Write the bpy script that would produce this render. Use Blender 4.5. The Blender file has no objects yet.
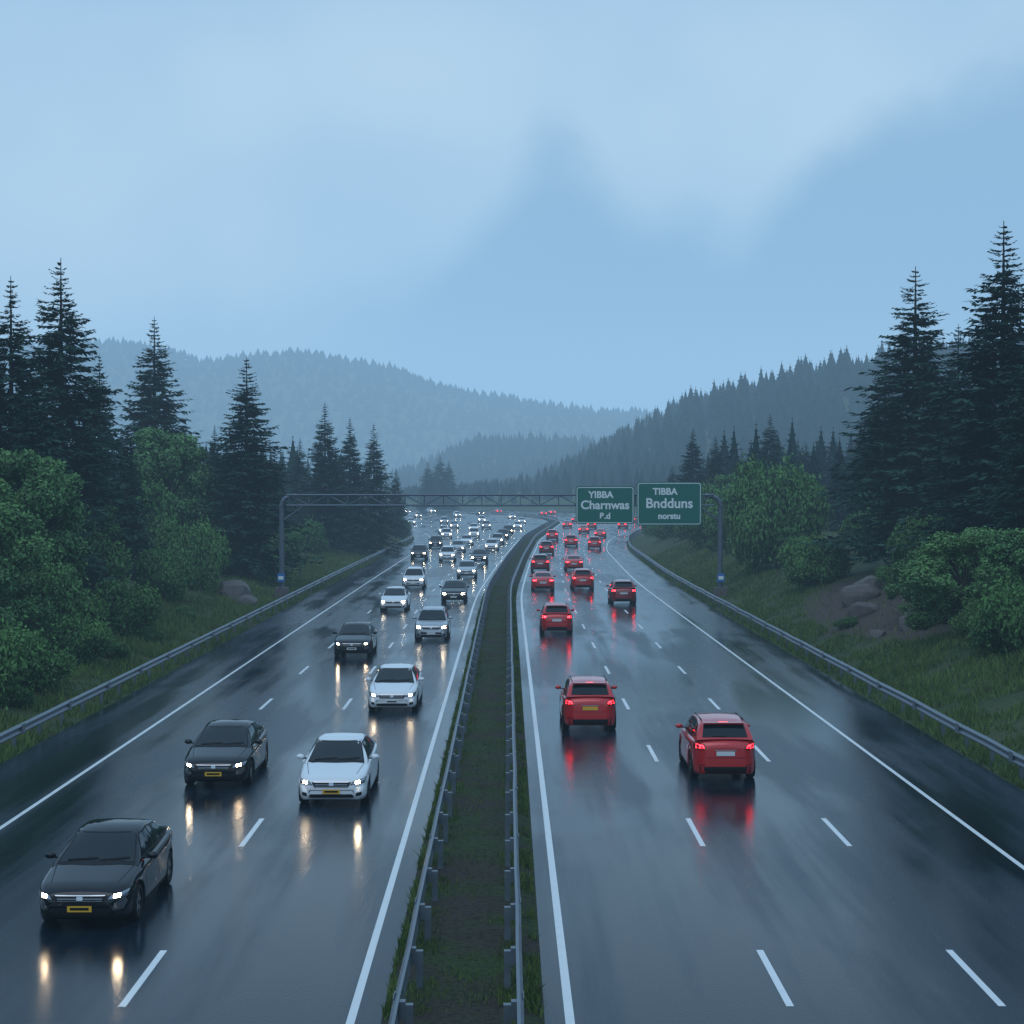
import bpy, math, random
import numpy as np
from mathutils import Vector, Matrix
from mathutils.bvhtree import BVHTree
random.seed(7); rng=np.random.default_rng(7)
scn=bpy.context.scene
COL=scn.collection
R=math.radians
K=1.7   # depth scale (focal length / 1000 px)

# ------------------------------------------------------------------ materials
def new_mat(name):
    m=bpy.data.materials.new(name); m.use_nodes=True
    nt=m.node_tree; b=nt.nodes['Principled BSDF']
    return m,nt,b
def N(nt,t,**k):
    n=nt.nodes.new(t)
    for a,v in k.items(): setattr(n,a,v)
    return n
def pmat(name,col,rough=.5,metal=0,coat=0,emit=None,es=0,spec=None,noise=0):
    m,nt,b=new_mat(name)
    b.inputs['Base Color'].default_value=(*col,1)
    b.inputs['Roughness'].default_value=rough
    b.inputs['Metallic'].default_value=metal
    b.inputs['Coat Weight'].default_value=coat
    b.inputs['Coat Roughness'].default_value=.05
    if spec is not None: b.inputs['Specular IOR Level'].default_value=spec
    if emit:
        b.inputs['Emission Color'].default_value=(*emit,1)
        b.inputs['Emission Strength'].default_value=es
    if noise:
        tc=N(nt,'ShaderNodeTexCoord'); n=N(nt,'ShaderNodeTexNoise'); n.inputs['Scale'].default_value=3; n.inputs['Detail'].default_value=4
        nt.links.new(tc.outputs['Object'],n.inputs['Vector'])
        mr=N(nt,'ShaderNodeMapRange'); mr.inputs[3].default_value=1-noise; mr.inputs[4].default_value=1+noise
        nt.links.new(n.outputs['Fac'],mr.inputs[0])
        mx=N(nt,'ShaderNodeVectorMath',operation='SCALE'); mx.inputs[0].default_value=col
        nt.links.new(mr.outputs[0],mx.inputs['Scale']); nt.links.new(mx.outputs[0],b.inputs['Base Color'])
        mr2=N(nt,'ShaderNodeMapRange'); mr2.inputs[3].default_value=rough*.7; mr2.inputs[4].default_value=min(1,rough*1.3)
        nt.links.new(n.outputs['Fac'],mr2.inputs[0]); nt.links.new(mr2.outputs[0],b.inputs['Roughness'])
    return m

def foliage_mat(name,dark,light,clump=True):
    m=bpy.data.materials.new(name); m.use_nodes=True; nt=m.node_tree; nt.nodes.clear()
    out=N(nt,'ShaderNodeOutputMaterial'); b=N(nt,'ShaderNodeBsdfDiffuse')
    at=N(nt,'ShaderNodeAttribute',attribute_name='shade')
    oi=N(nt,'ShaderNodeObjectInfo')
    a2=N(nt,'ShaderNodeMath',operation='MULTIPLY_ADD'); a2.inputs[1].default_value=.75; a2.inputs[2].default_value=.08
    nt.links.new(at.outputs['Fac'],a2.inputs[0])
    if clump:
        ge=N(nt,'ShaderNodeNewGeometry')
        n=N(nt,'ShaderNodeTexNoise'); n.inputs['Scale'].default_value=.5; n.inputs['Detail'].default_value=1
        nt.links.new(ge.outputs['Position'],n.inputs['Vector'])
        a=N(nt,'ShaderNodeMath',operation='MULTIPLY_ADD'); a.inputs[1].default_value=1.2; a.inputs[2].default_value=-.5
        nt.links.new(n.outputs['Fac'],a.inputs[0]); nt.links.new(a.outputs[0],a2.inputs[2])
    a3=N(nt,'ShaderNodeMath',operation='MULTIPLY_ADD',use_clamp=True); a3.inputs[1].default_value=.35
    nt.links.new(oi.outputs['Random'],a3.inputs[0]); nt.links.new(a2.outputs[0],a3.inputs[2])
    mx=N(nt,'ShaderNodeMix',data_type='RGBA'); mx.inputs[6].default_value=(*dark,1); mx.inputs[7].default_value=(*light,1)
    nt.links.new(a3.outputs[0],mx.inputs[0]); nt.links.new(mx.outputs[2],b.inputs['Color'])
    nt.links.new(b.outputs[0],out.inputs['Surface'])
    return m

M={}
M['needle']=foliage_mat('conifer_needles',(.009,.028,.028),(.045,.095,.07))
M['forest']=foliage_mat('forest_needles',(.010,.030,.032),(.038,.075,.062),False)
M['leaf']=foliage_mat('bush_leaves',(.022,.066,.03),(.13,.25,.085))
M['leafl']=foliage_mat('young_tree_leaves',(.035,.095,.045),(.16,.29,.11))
M['grass']=foliage_mat('grass_blades',(.04,.075,.02),(.14,.20,.06))
M['bark']=pmat('bark',(.045,.037,.03),.9,noise=.4)
M['galv']=pmat('galvanised_steel',(.16,.19,.22),.42,.5,noise=.35)
M['gantry']=pmat('gantry_steel',(.13,.16,.2),.45,.5,noise=.2)
M['paint']=pmat('road_paint',(.78,.8,.8),.35,noise=.12)
M['signg']=pmat('sign_green',(.004,.14,.105),.4)
M['signw']=pmat('sign_white',(.8,.85,.85),.4)
M['signb']=pmat('sign_blue',(.03,.16,.45),.4)
M['rock']=pmat('rock',(.12,.10,.095),.8,noise=.5)
def paintm(name,c,met=.2,coat=1,spec=.5,rough=.3): return pmat(name,c,rough,met,coat,spec=spec)
M['red']=paintm('car_paint_red',(.58,.010,.012)); M['dred']=paintm('car_paint_dark_red',(.28,.008,.01))
M['black']=paintm('car_paint_black',(.003,.005,.009),0,1,.0,.25); M['white']=paintm('car_paint_white',(.8,.81,.82),0)
M['silver']=paintm('car_paint_silver',(.42,.45,.48),.5)
M['glass']=pmat('car_glass',(.004,.008,.011),.04,0,0,spec=.45)
M['trim']=pmat('black_trim',(.008,.008,.009),.55,spec=.25)
M['tyre']=pmat('tyre_rubber',(.010,.010,.011),.75,spec=.25)
M['rim']=pmat('alloy_rim',(.35,.36,.38),.3,.9)
M['chrome']=pmat('chrome',(.5,.52,.55),.2,1)
M['lens']=pmat('headlamp_lens',(.30,.33,.37),.1,.6,1)
M['head']=pmat('headlamp_bulb',(.9,.9,.9),.3,emit=(1,.74,.45),es=90)
M['headf']=pmat('headlamp_beam',(.9,.9,.9),.3,emit=(1,.82,.58),es=60)
M['tail']=pmat('tail_lamp',(.5,.01,.01),.2,coat=1,emit=(1,.012,.02),es=20)
M['tailf']=pmat('tail_lamp_bright',(.5,.01,.01),.2,coat=1,emit=(1,.02,.03),es=42)
M['taild']=pmat('tail_lens',(.25,.005,.008),.15,coat=1)
M['plate']=pmat('plate_white',(.7,.72,.72),.4); M['platey']=pmat('plate_yellow',(.75,.42,.03),.4)

# ------------------------------------------------------------------ mesh helpers
def obj_from(name,me,parent=None,loc=(0,0,0),rz=0,sc=1):
    o=bpy.data.objects.new(name,me); COL.objects.link(o)
    o.location=loc; o.rotation_euler=(0,0,rz)
    o.scale=(sc,sc,sc) if not isinstance(sc,tuple) else sc
    if parent: o.parent=parent
    return o
def np_mesh(name,V,F,mats,shade=None,mi=None,smooth=False):
    V=np.asarray(V,dtype=np.float32).reshape(-1,3); F=np.asarray(F,dtype=np.int32); k=F.shape[1]
    me=bpy.data.meshes.new(name)
    me.vertices.add(len(V)); me.vertices.foreach_set('co',V.ravel())
    me.loops.add(F.size); me.loops.foreach_set('vertex_index',F.ravel())
    me.polygons.add(len(F)); me.polygons.foreach_set('loop_start',np.arange(0,F.size,k,dtype=np.int32))
    for m in mats: me.materials.append(m)
    if mi is not None: me.polygons.foreach_set('material_index',np.asarray(mi,dtype=np.int32))
    me.polygons.foreach_set('use_smooth',np.full(len(F),smooth))
    me.update(calc_edges=True)
    if shade is not None:
        a=me.attributes.new('shade','FLOAT','FACE'); a.data.foreach_set('value',np.asarray(shade,dtype=np.float32))
    return me
class MB:
    def __init__(s): s.v=[];s.f=[];s.m=[];s.mats=[];s.sm=[]
    def mi(s,mat):
        if mat not in s.mats: s.mats.append(mat)
        return s.mats.index(mat)
    def add(s,vs,fs,mat,smooth=False):
        o=len(s.v); s.v+= [tuple(v) for v in vs]; k=s.mi(mat)
        for f in fs: s.f.append(tuple(i+o for i in f)); s.m.append(k); s.sm.append(smooth)
    def box(s,c,d,mat,rot=None):
        x,y,z=[a/2 for a in d]; vs=[Vector((i*x,j*y,k*z)) for i in(-1,1) for j in(-1,1) for k in(-1,1)]
        if rot: vs=[rot@v for v in vs]
        c=Vector(c); vs=[v+c for v in vs]
        s.add(vs,[(0,1,3,2),(4,6,7,5),(0,4,5,1),(2,3,7,6),(0,2,6,4),(1,5,7,3)],mat)
    def tube(s,p,q,r,mat,n=8,r2=None):
        p=Vector(p);q=Vector(q);d=(q-p).normalized(); a=d.orthogonal().normalized(); b=d.cross(a); r2=r if r2 is None else r2
        vs=[]
        for i in range(n):
            t=2*math.pi*i/n; e=a*math.cos(t)+b*math.sin(t); vs+= [p+e*r,q+e*r2]
        fs=[(2*i,2*((i+1)%n),2*((i+1)%n)+1,2*i+1) for i in range(n)]
        s.add(vs,fs,mat,True); s.add([vs[2*i] for i in range(n)],[tuple(range(n-1,-1,-1))],mat); s.add([vs[2*i+1] for i in range(n)],[tuple(range(n))],mat)
    def mesh(s,name):
        me=bpy.data.meshes.new(name); me.from_pydata(s.v,[],s.f)
        for m in s.mats: me.materials.append(m)
        me.polygons.foreach_set('material_index',s.m); me.polygons.foreach_set('use_smooth',s.sm); me.update(); return me

# ------------------------------------------------------------------ road geometry (curves tabulated in y/K)
DG=np.arange(-80,421,1.0)
def curve(ps):
    x,y=zip(*ps); a=np.interp(DG,x,y); k=np.hanning(31); k/=k.sum()
    ap=np.pad(a,15,mode='edge'); sl=a[-1]-a[-2]; ap[-15:]=a[-1]+sl*np.arange(1,16)
    return np.convolve(ap,k,'valid')
SH=curve([(-80,0),(75,0),(111,1.6),(154,4),(200,8.5),(235,12),(265,10),(300,0),(340,-28),(420,-110)])
LE=curve([(-80,-12),(90,-11.9),(154,-11.4),(180,-15),(205,-22),(250,-34),(300,-56),(340,-84),(420,-160)])
RE=curve([(-80,10.8),(85,10.9),(129,12.6),(154,15.5),(180,21),(216,32),(245,37),(275,36),(300,28),(340,4),(420,-70)])
sh=lambda d:np.interp(d/K,DG,SH); le=lambda d:np.interp(d/K,DG,LE); re_=lambda d:np.interp(d/K,DG,RE)
lA=lambda d:sh(d)-2.36; lB=lambda d:sh(d)+.93
Y0,Y1=-80*K,417*K
def strip(name,fa,fb,z,mat,d0=Y0,d1=Y1,nx=1,step=3.0,zf=None):
    ds=np.arange(d0,d1+.01,step); V=[]
    for i in range(nx+1):
        t=i/nx; x=fa(ds)*(1-t)+fb(ds)*t
        zz=np.full_like(ds,z) if zf is None else zf(x,ds,t)
        V.append(np.stack([x,ds,zz],1))
    V=np.stack(V,1); n=len(ds); w=nx+1
    I=np.arange(n-1)[:,None]*w+np.arange(nx)[None]
    F=np.stack([I,I+1,I+w+1,I+w],-1).reshape(-1,4)
    return np_mesh(name,V,F,[mat])

m,nt,b=new_mat('wet_asphalt'); L=nt.links.new
ge=N(nt,'ShaderNodeNewGeometry')
mp=N(nt,'ShaderNodeMapping'); mp.inputs['Scale'].default_value=(.7,.03,1); L(ge.outputs['Position'],mp.inputs['Vector'])
n1=N(nt,'ShaderNodeTexNoise'); n1.inputs['Scale'].default_value=1; n1.inputs['Detail'].default_value=4; n1.inputs['Roughness'].default_value=.6; L(mp.outputs[0],n1.inputs['Vector'])
mp2=N(nt,'ShaderNodeMapping'); mp2.inputs['Scale'].default_value=(.2,.06,1); L(ge.outputs['Position'],mp2.inputs['Vector'])
n2=N(nt,'ShaderNodeTexNoise'); n2.inputs['Scale'].default_value=1; n2.inputs['Detail'].default_value=5; n2.inputs['Distortion'].default_value=.8; L(mp2.outputs[0],n2.inputs['Vector'])
n3=N(nt,'ShaderNodeTexNoise'); n3.inputs['Scale'].default_value=22; n3.inputs['Detail'].default_value=3; L(ge.outputs['Position'],n3.inputs['Vector'])
ad=N(nt,'ShaderNodeMath',operation='ADD'); L(n1.outputs['Fac'],ad.inputs[0]); L(n2.outputs['Fac'],ad.inputs[1])
r1=N(nt,'ShaderNodeMapRange',interpolation_type='SMOOTHSTEP'); r1.inputs[1].default_value=.82; r1.inputs[2].default_value=1.16; r1.inputs[3].default_value=.09; r1.inputs[4].default_value=.30; L(ad.outputs[0],r1.inputs[0])
L(r1.outputs[0],b.inputs['Roughness'])
cr=N(nt,'ShaderNodeMapRange'); cr.inputs[1].default_value=.82; cr.inputs[2].default_value=1.16; cr.inputs[3].default_value=.5; cr.inputs[4].default_value=1.3; L(ad.outputs[0],cr.inputs[0])
c2=N(nt,'ShaderNodeMapRange'); c2.inputs[1].default_value=.3; c2.inputs[2].default_value=.7; c2.inputs[3].default_value=.5; c2.inputs[4].default_value=1.5; L(n3.outputs['Fac'],c2.inputs[0])
mu=N(nt,'ShaderNodeMath',operation='MULTIPLY'); L(cr.outputs[0],mu.inputs[0]); L(c2.outputs[0],mu.inputs[1])
sc=N(nt,'ShaderNodeVectorMath',operation='SCALE'); sc.inputs[0].default_value=(.008,.019,.031); L(mu.outputs[0],sc.inputs['Scale']); L(sc.outputs[0],b.inputs['Base Color'])
bp=N(nt,'ShaderNodeBump'); bp.inputs['Strength'].default_value=.25; bp.inputs['Distance'].default_value=.01; L(n3.outputs['Fac'],bp.inputs['Height']); L(bp.outputs[0],b.inputs['Normal'])
b.inputs['IOR'].default_value=1.33
M['asphalt']=m

def ground_mat(name,c1,c2,c3,s=1,soil=None):
    m,nt,b=new_mat(name); L=nt.links.new
    ge=N(nt,'ShaderNodeNewGeometry')
    n1=N(nt,'ShaderNodeTexNoise'); n1.inputs['Scale'].default_value=.35*s; n1.inputs['Detail'].default_value=5; L(ge.outputs['Position'],n1.inputs['Vector'])
    n2=N(nt,'ShaderNodeTexNoise'); n2.inputs['Scale'].default_value=6*s; n2.inputs['Detail'].default_value=4; L(ge.outputs['Position'],n2.inputs['Vector'])
    a=N(nt,'ShaderNodeMapRange'); a.inputs[1].default_value=.4;a.inputs[2].default_value=.62; L(n1.outputs['Fac'],a.inputs[0])
    x=N(nt,'ShaderNodeMix',data_type='RGBA'); x.inputs[6].default_value=(*c1,1); x.inputs[7].default_value=(*c2,1); L(a.outputs[0],x.inputs[0])
    a2=N(nt,'ShaderNodeMapRange'); a2.inputs[1].default_value=.48;a2.inputs[2].default_value=.68; L(n2.outputs['Fac'],a2.inputs[0])
    y=N(nt,'ShaderNodeMix',data_type='RGBA'); y.inputs[7].default_value=(*c3,1); L(x.outputs[2],y.inputs[6]); L(a2.outputs[0],y.inputs[0])
    outc=y.outputs[2]
    if soil:   # bare-earth cutting on the right-hand bank
        (cx,cy,rx,ry,colr)=soil
        sb=N(nt,'ShaderNodeVectorMath',operation='SUBTRACT'); L(ge.outputs['Position'],sb.inputs[0]); sb.inputs[1].default_value=(cx,cy,0)
        ml=N(nt,'ShaderNodeVectorMath',operation='MULTIPLY'); L(sb.outputs[0],ml.inputs[0]); ml.inputs[1].default_value=(1/rx,1/ry,0)
        ln=N(nt,'ShaderNodeVectorMath',operation='LENGTH'); L(ml.outputs[0],ln.inputs[0])
        s1=N(nt,'ShaderNodeMath',operation='ADD'); L(ln.outputs['Value'],s1.inputs[0]); L(n1.outputs['Fac'],s1.inputs[1])
        mr=N(nt,'ShaderNodeMapRange'); mr.inputs[1].default_value=1.2; mr.inputs[2].default_value=1.5; mr.inputs[3].default_value=1; mr.inputs[4].default_value=0; L(s1.outputs[0],mr.inputs[0])
        z=N(nt,'ShaderNodeMix',data_type='RGBA'); z.inputs[7].default_value=(*colr,1); L(outc,z.inputs[6]); L(mr.outputs[0],z.inputs[0]); outc=z.outputs[2]
    L(outc,b.inputs['Base Color'])
    bp=N(nt,'ShaderNodeBump'); bp.inputs['Strength'].default_value=.8; bp.inputs['Distance'].default_value=.08; L(n2.outputs['Fac'],bp.inputs['Height']); L(bp.outputs[0],b.inputs['Normal'])
    b.inputs['Roughness'].default_value=.9; b.inputs['Specular IOR Level'].default_value=.15
    return m
SOIL=(19.8,53*K,3.6,11*K,(.085,.06,.052))
M['ground']=ground_mat('grassy_ground',(.045,.08,.028),(.075,.09,.04),(.05,.042,.028),1,SOIL)
M['median']=ground_mat('median_soil',(.05,.043,.034),(.04,.065,.02),(.026,.022,.018),1.6)

road=obj_from('road',None)
obj_from('asphalt_carriageway_oncoming',strip('asph_l',lambda d:le(d)-2.75,lambda d:sh(d)-1.85,0,M['asphalt'],nx=6),road)
obj_from('asphalt_carriageway_outbound',strip('asph_r',lambda d:sh(d)+.5,lambda d:re_(d)+2.75,0,M['asphalt'],nx=6),road)
mk=MB(); Z=.004
def mline(f,w,d0,d1,step=3.):
    ds=np.arange(d0,d1+.001,step)
    vs=[]; 
    for d in ds: x=float(f(d)); vs+=[(x-w/2,d,Z),(x+w/2,d,Z)]
    mk.add(vs,[(2*i,2*i+1,2*i+3,2*i+2) for i in range(len(ds)-1)],M['paint'])
for f,w_ in((lA,.13),(lB,.14),(le,.12),(re_,.12)): mline(f,w_,Y0,Y1-2)
dl1=lambda d: lA(d)+(le(d)-lA(d))*.375; dl2=lambda d: lA(d)+(le(d)-lA(d))*.69
dr1=lambda d: lB(d)+(re_(d)-lB(d))*.345; dr2=lambda d: lB(d)+(re_(d)-lB(d))*.675
c=(16.3-6.9*13)*K
while c<400*K:
    for f in (dl1,dl2,dr1,dr2): mline(f,.12,c-1.6,c+1.6,1.6)
    c+=6.9*K
obj_from('lane_markings',mk.mesh('lane_markings'),road)

def vnoise(x,y,s,seed=0):
    x=np.asarray(x)/s; y=np.asarray(y)/s; xi=np.floor(x).astype(np.int64); yi=np.floor(y).astype(np.int64); fx=x-xi; fy=y-yi
    fx=fx*fx*(3-2*fx); fy=fy*fy*(3-2*fy)
    def h(a,b):
        n=np.sin(a*127.1+b*311.7+seed*74.7)*43758.5453; return n-np.floor(n)
    return (h(xi,yi)*(1-fx)+h(xi+1,yi)*fx)*(1-fy)+(h(xi,yi+1)*(1-fx)+h(xi+1,yi+1)*fx)*fy
obj_from('median_strip',strip('median_strip',lambda d:sh(d)-1.9,lambda d:sh(d)+.55,0,M['median'],nx=8,step=.6,
   zf=lambda x,d,t: .012+.12*math.sin(math.pi*min(1,max(0,t)))**.5*(.4+.9*vnoise(x,d,.7,3))))

# ------------------------------------------------------------------ terrain
def ss(a,b,x): t=np.clip((x-a)/(b-a),0,1); return t*t*(3-2*t)
def Hgt(x,y):
    x=np.asarray(x,float); y=np.asarray(y,float); yo=y/K
    L_=le(y)-3.3; R_=re_(y)+3.3
    tl=np.maximum(L_-x,0); tr=np.maximum(x-R_,0); t=np.maximum(tl,tr)
    past=ss(418,428,yo)*8; t=np.maximum(t,past)
    side=np.where(x<(L_+R_)/2,1.,0.)
    e=np.maximum(t-.6,0)
    h=np.where(side>0, 2.9*(1-np.exp(-(e/11)**1.25))+.035*e/(1+e/300), 3.5*(1-np.exp(-(e/7.5)**1.3))+.05*e/(1+e/300))
    h=h+ss(.5,12,t)*((vnoise(x,y,7,1)-.5)*1.1+(vnoise(x,y,2.3,2)-.5)*.35)
    r=np.interp(x,[-30,15,41,86,131,158,220,500,900],[0,2,10,29,40,46,54,75,60])
    h=h+r*ss(335,470,yo-.15*np.maximum(-x,0))*(1-.7*ss(600,900,yo))
    r2=np.interp(x/.9+508,[340,400,430,480,540,600,660,760,1100],[-4,4,22,36,33,20,10,22,60])
    h=h+r2*np.exp(-((yo-900)/130)**2)*1.0
    r3=np.interp(x/1.5+508,[-600,-100,110,200,290,400,500,600,700,900,1500],[190,215,222,200,210,184,140,105,85,70,120])
    h=h+(r3-8)*np.exp(-((yo-1550)/260)**2)
    h=h+ss(600,1000,yo)*(vnoise(x,y,90,5)-.5)*16
    return h-.07
def axis(fine0,fine1,st,far,g):
    a=list(np.arange(fine0,fine1+.01,st)); s=st
    while a[-1]<far: s=min(s*g,150); a.append(a[-1]+s)
    return a
xs=axis(0,45,1,6000,1.06); xs=np.array([-v for v in xs[:0:-1]]+xs)
ys=np.array([-500,-400,-300,-200,-160,-130]+axis(-100,340,2.,9000,1.02),float)
X,Y=np.meshgrid(xs,ys); Zt=Hgt(X,Y)
w=len(xs); I=np.arange(len(ys)-1)[:,None]*w+np.arange(w-1)[None]
F=np.stack([I,I+1,I+w+1,I+w],-1).reshape(-1,4)
obj_from('ground',np_mesh('ground',np.stack([X,Y,Zt],-1),F,[M['ground']],smooth=True))

# ------------------------------------------------------------------ guard rails
def guard_rail(f,side,d0=-60,d1=690):
    mb=MB()
    prof=[(0,.76),(.035,.75),(.08,.71),(.08,.675),(.02,.62),(.02,.58),(.08,.525),(.08,.49),(.035,.45),(0,.44),(-.015,.44),(-.0,.53),(-.0,.66),(-.015,.76)]
    ds=np.arange(d0,d1,2.8); n=len(prof); vs=[]
    for i,d in enumerate(ds):
        wob=random.uniform(-.012,.012)
        for (o,z) in prof: vs.append((float(f(d))+side*o+wob,float(d),z+wob))
    fs=[]
    for i in range(len(ds)-1):
        for j in range(n): fs.append((i*n+j,i*n+(j+1)%n,(i+1)*n+(j+1)%n,(i+1)*n+j))
    mb.add(vs,fs,M['galv'])
    for i,d in enumerate(ds):
        if d>350 and i%2: continue
        x=float(f(d)); mb.box((x-side*.15,d+.02,.27),(.11,.12,.82),M['galv']); mb.box((x-side*.05,d+.02,.6),(.09,.14,.26),M['galv'])
        mb.box((x+side*.083,d+.25,.6),(.012,.35,.29),M['galv']) if i%2==0 else None
    return mb.mesh('guard_rail')
obj_from('guard_rail',guard_rail(lambda d:le(d)-3.05,1)); obj_from('guard_rail',guard_rail(lambda d:re_(d)+3.05,-1))
obj_from('guard_rail',guard_rail(lambda d:sh(d)-1.55,-1)); obj_from('guard_rail',guard_rail(lambda d:sh(d)+.14,1))

# ------------------------------------------------------------------ gantry
g=bpy.data.objects.new('sign_gantry',None); COL.objects.link(g); GY=72.*K
mb=MB(); xl,xr=-16.3,15.3; G=M['gantry']
for yy in (-.35,.35):
    for zz in (6.75,7.5): mb.tube((xl+.4,GY+yy,zz),(xr-.5,GY+yy,zz),.065,G)
    nx=22; stp=(xr-xl-1.2)/nx
    for i in range(nx):
        a=xl+.6+i*stp; z0,z1=(6.75,7.5) if i%2 else (7.5,6.75)
        mb.tube((a,GY+yy,z0),(a+stp,GY+yy,z1),.03,G,6); mb.tube((a,GY+yy,6.75),(a,GY+yy,7.5),.025,G,6)
for i in range(12):
    a=xl+.6+i*(xr-xl-1.2)/11; mb.tube((a,GY-.35,7.5),(a,GY+.35,7.5),.025,G,6); mb.tube((a,GY-.35,6.75),(a,GY+.35,6.75),.025,G,6)
obj_from('truss_beam',mb.mesh('truss_beam'),g)
for nm,x,sg in(('post_left',xl,1),('post_right',xr,-1)):
    mb=MB(); z0=float(Hgt(x,GY))-.2
    mb.box((x,GY,.35),(.9,.9,1.0),M['rock']); mb.tube((x,GY,z0),(x,GY,6.7),.2,G,12,.17)
    pts=[(x,6.7),(x+sg*.06,7.0),(x+sg*.25,7.25),(x+sg*.6,7.4),(x+sg*1.1,7.45)]
    for (a,c_),(a2,c2_) in zip(pts,pts[1:]): mb.tube((a,GY,c_),(a2,GY,c2_),.16,G,10)
    mb.tube((x,GY,5.6),(x+sg*1.7,GY,6.75),.07,G)
    mb.tube((x,GY-.4,6.75),(x,GY+.4,6.75),.07,G)
    mb.box((x,GY-.32,1.55),(.5,.2,.6),M['signb']); mb.box((x,GY-.43,1.55),(.36,.02,.25),M['signw'])
    obj_from(nm,mb.mesh(nm),g)
def rrect(w,h,r,y0,y1,mb,mat):
    pts=[]
    for cx,cz,a0 in((w/2-r,h/2-r,0),(-w/2+r,h/2-r,90),(-w/2+r,-h/2+r,180),(w/2-r,-h/2+r,270)):
        for k in range(6): a=R(a0+k*18); pts.append((cx+r*math.cos(a),cz+r*math.sin(a)))
    n=len(pts); vs=[(x,y0,z) for x,z in pts]+[(x,y1,z) for x,z in pts]
    mb.add(vs,[tuple(range(n)),tuple(range(2*n-1,n-1,-1))]+[(i,i+n,(i+1)%n+n,(i+1)%n) for i in range(n)],mat)
def sign(cx,cz,w,h,lines):
    mb=MB(); rrect(w,h,.22,-.03,.03,mb,M['signg']); rrect(w-.14,h-.14,.17,-.036,-.028,mb,M['signw']); rrect(w-.24,h-.24,.13,-.042,-.03,mb,M['signg'])
    for sx in(-.35,.35): mb.box((sx*w,.12,0),(.09,.16,h*.95),G)
    o=obj_from('highway_sign',mb.mesh('highway_sign'),None,(cx,GY-.62,cz))
    for i,(t,s,zo,xo) in enumerate(lines):
        c=bpy.data.curves.new('txt','FONT'); c.body=t; c.size=s; c.align_x='CENTER'; c.align_y='CENTER'; c.offset=.022; c.extrude=.002
        c.materials.append(M['signw'])
        q=bpy.data.objects.new('legend_%d'%(i+1),c); COL.objects.link(q); q.parent=o; q.location=(xo,-.047,zo); q.rotation_euler=(R(90),0,0)
sign(6.95,6.78,4.2,2.7,[('YIBBA',.66,.72,-.3),('Charnwas',.86,-.02,0),('B.d',.6,-.8,0)])
sign(11.55,6.88,4.65,3.1,[('TIBBA',.66,.85,-.3),('Bndduns',.98,.0,0),('norstu',.6,-.9,0)])

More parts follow.
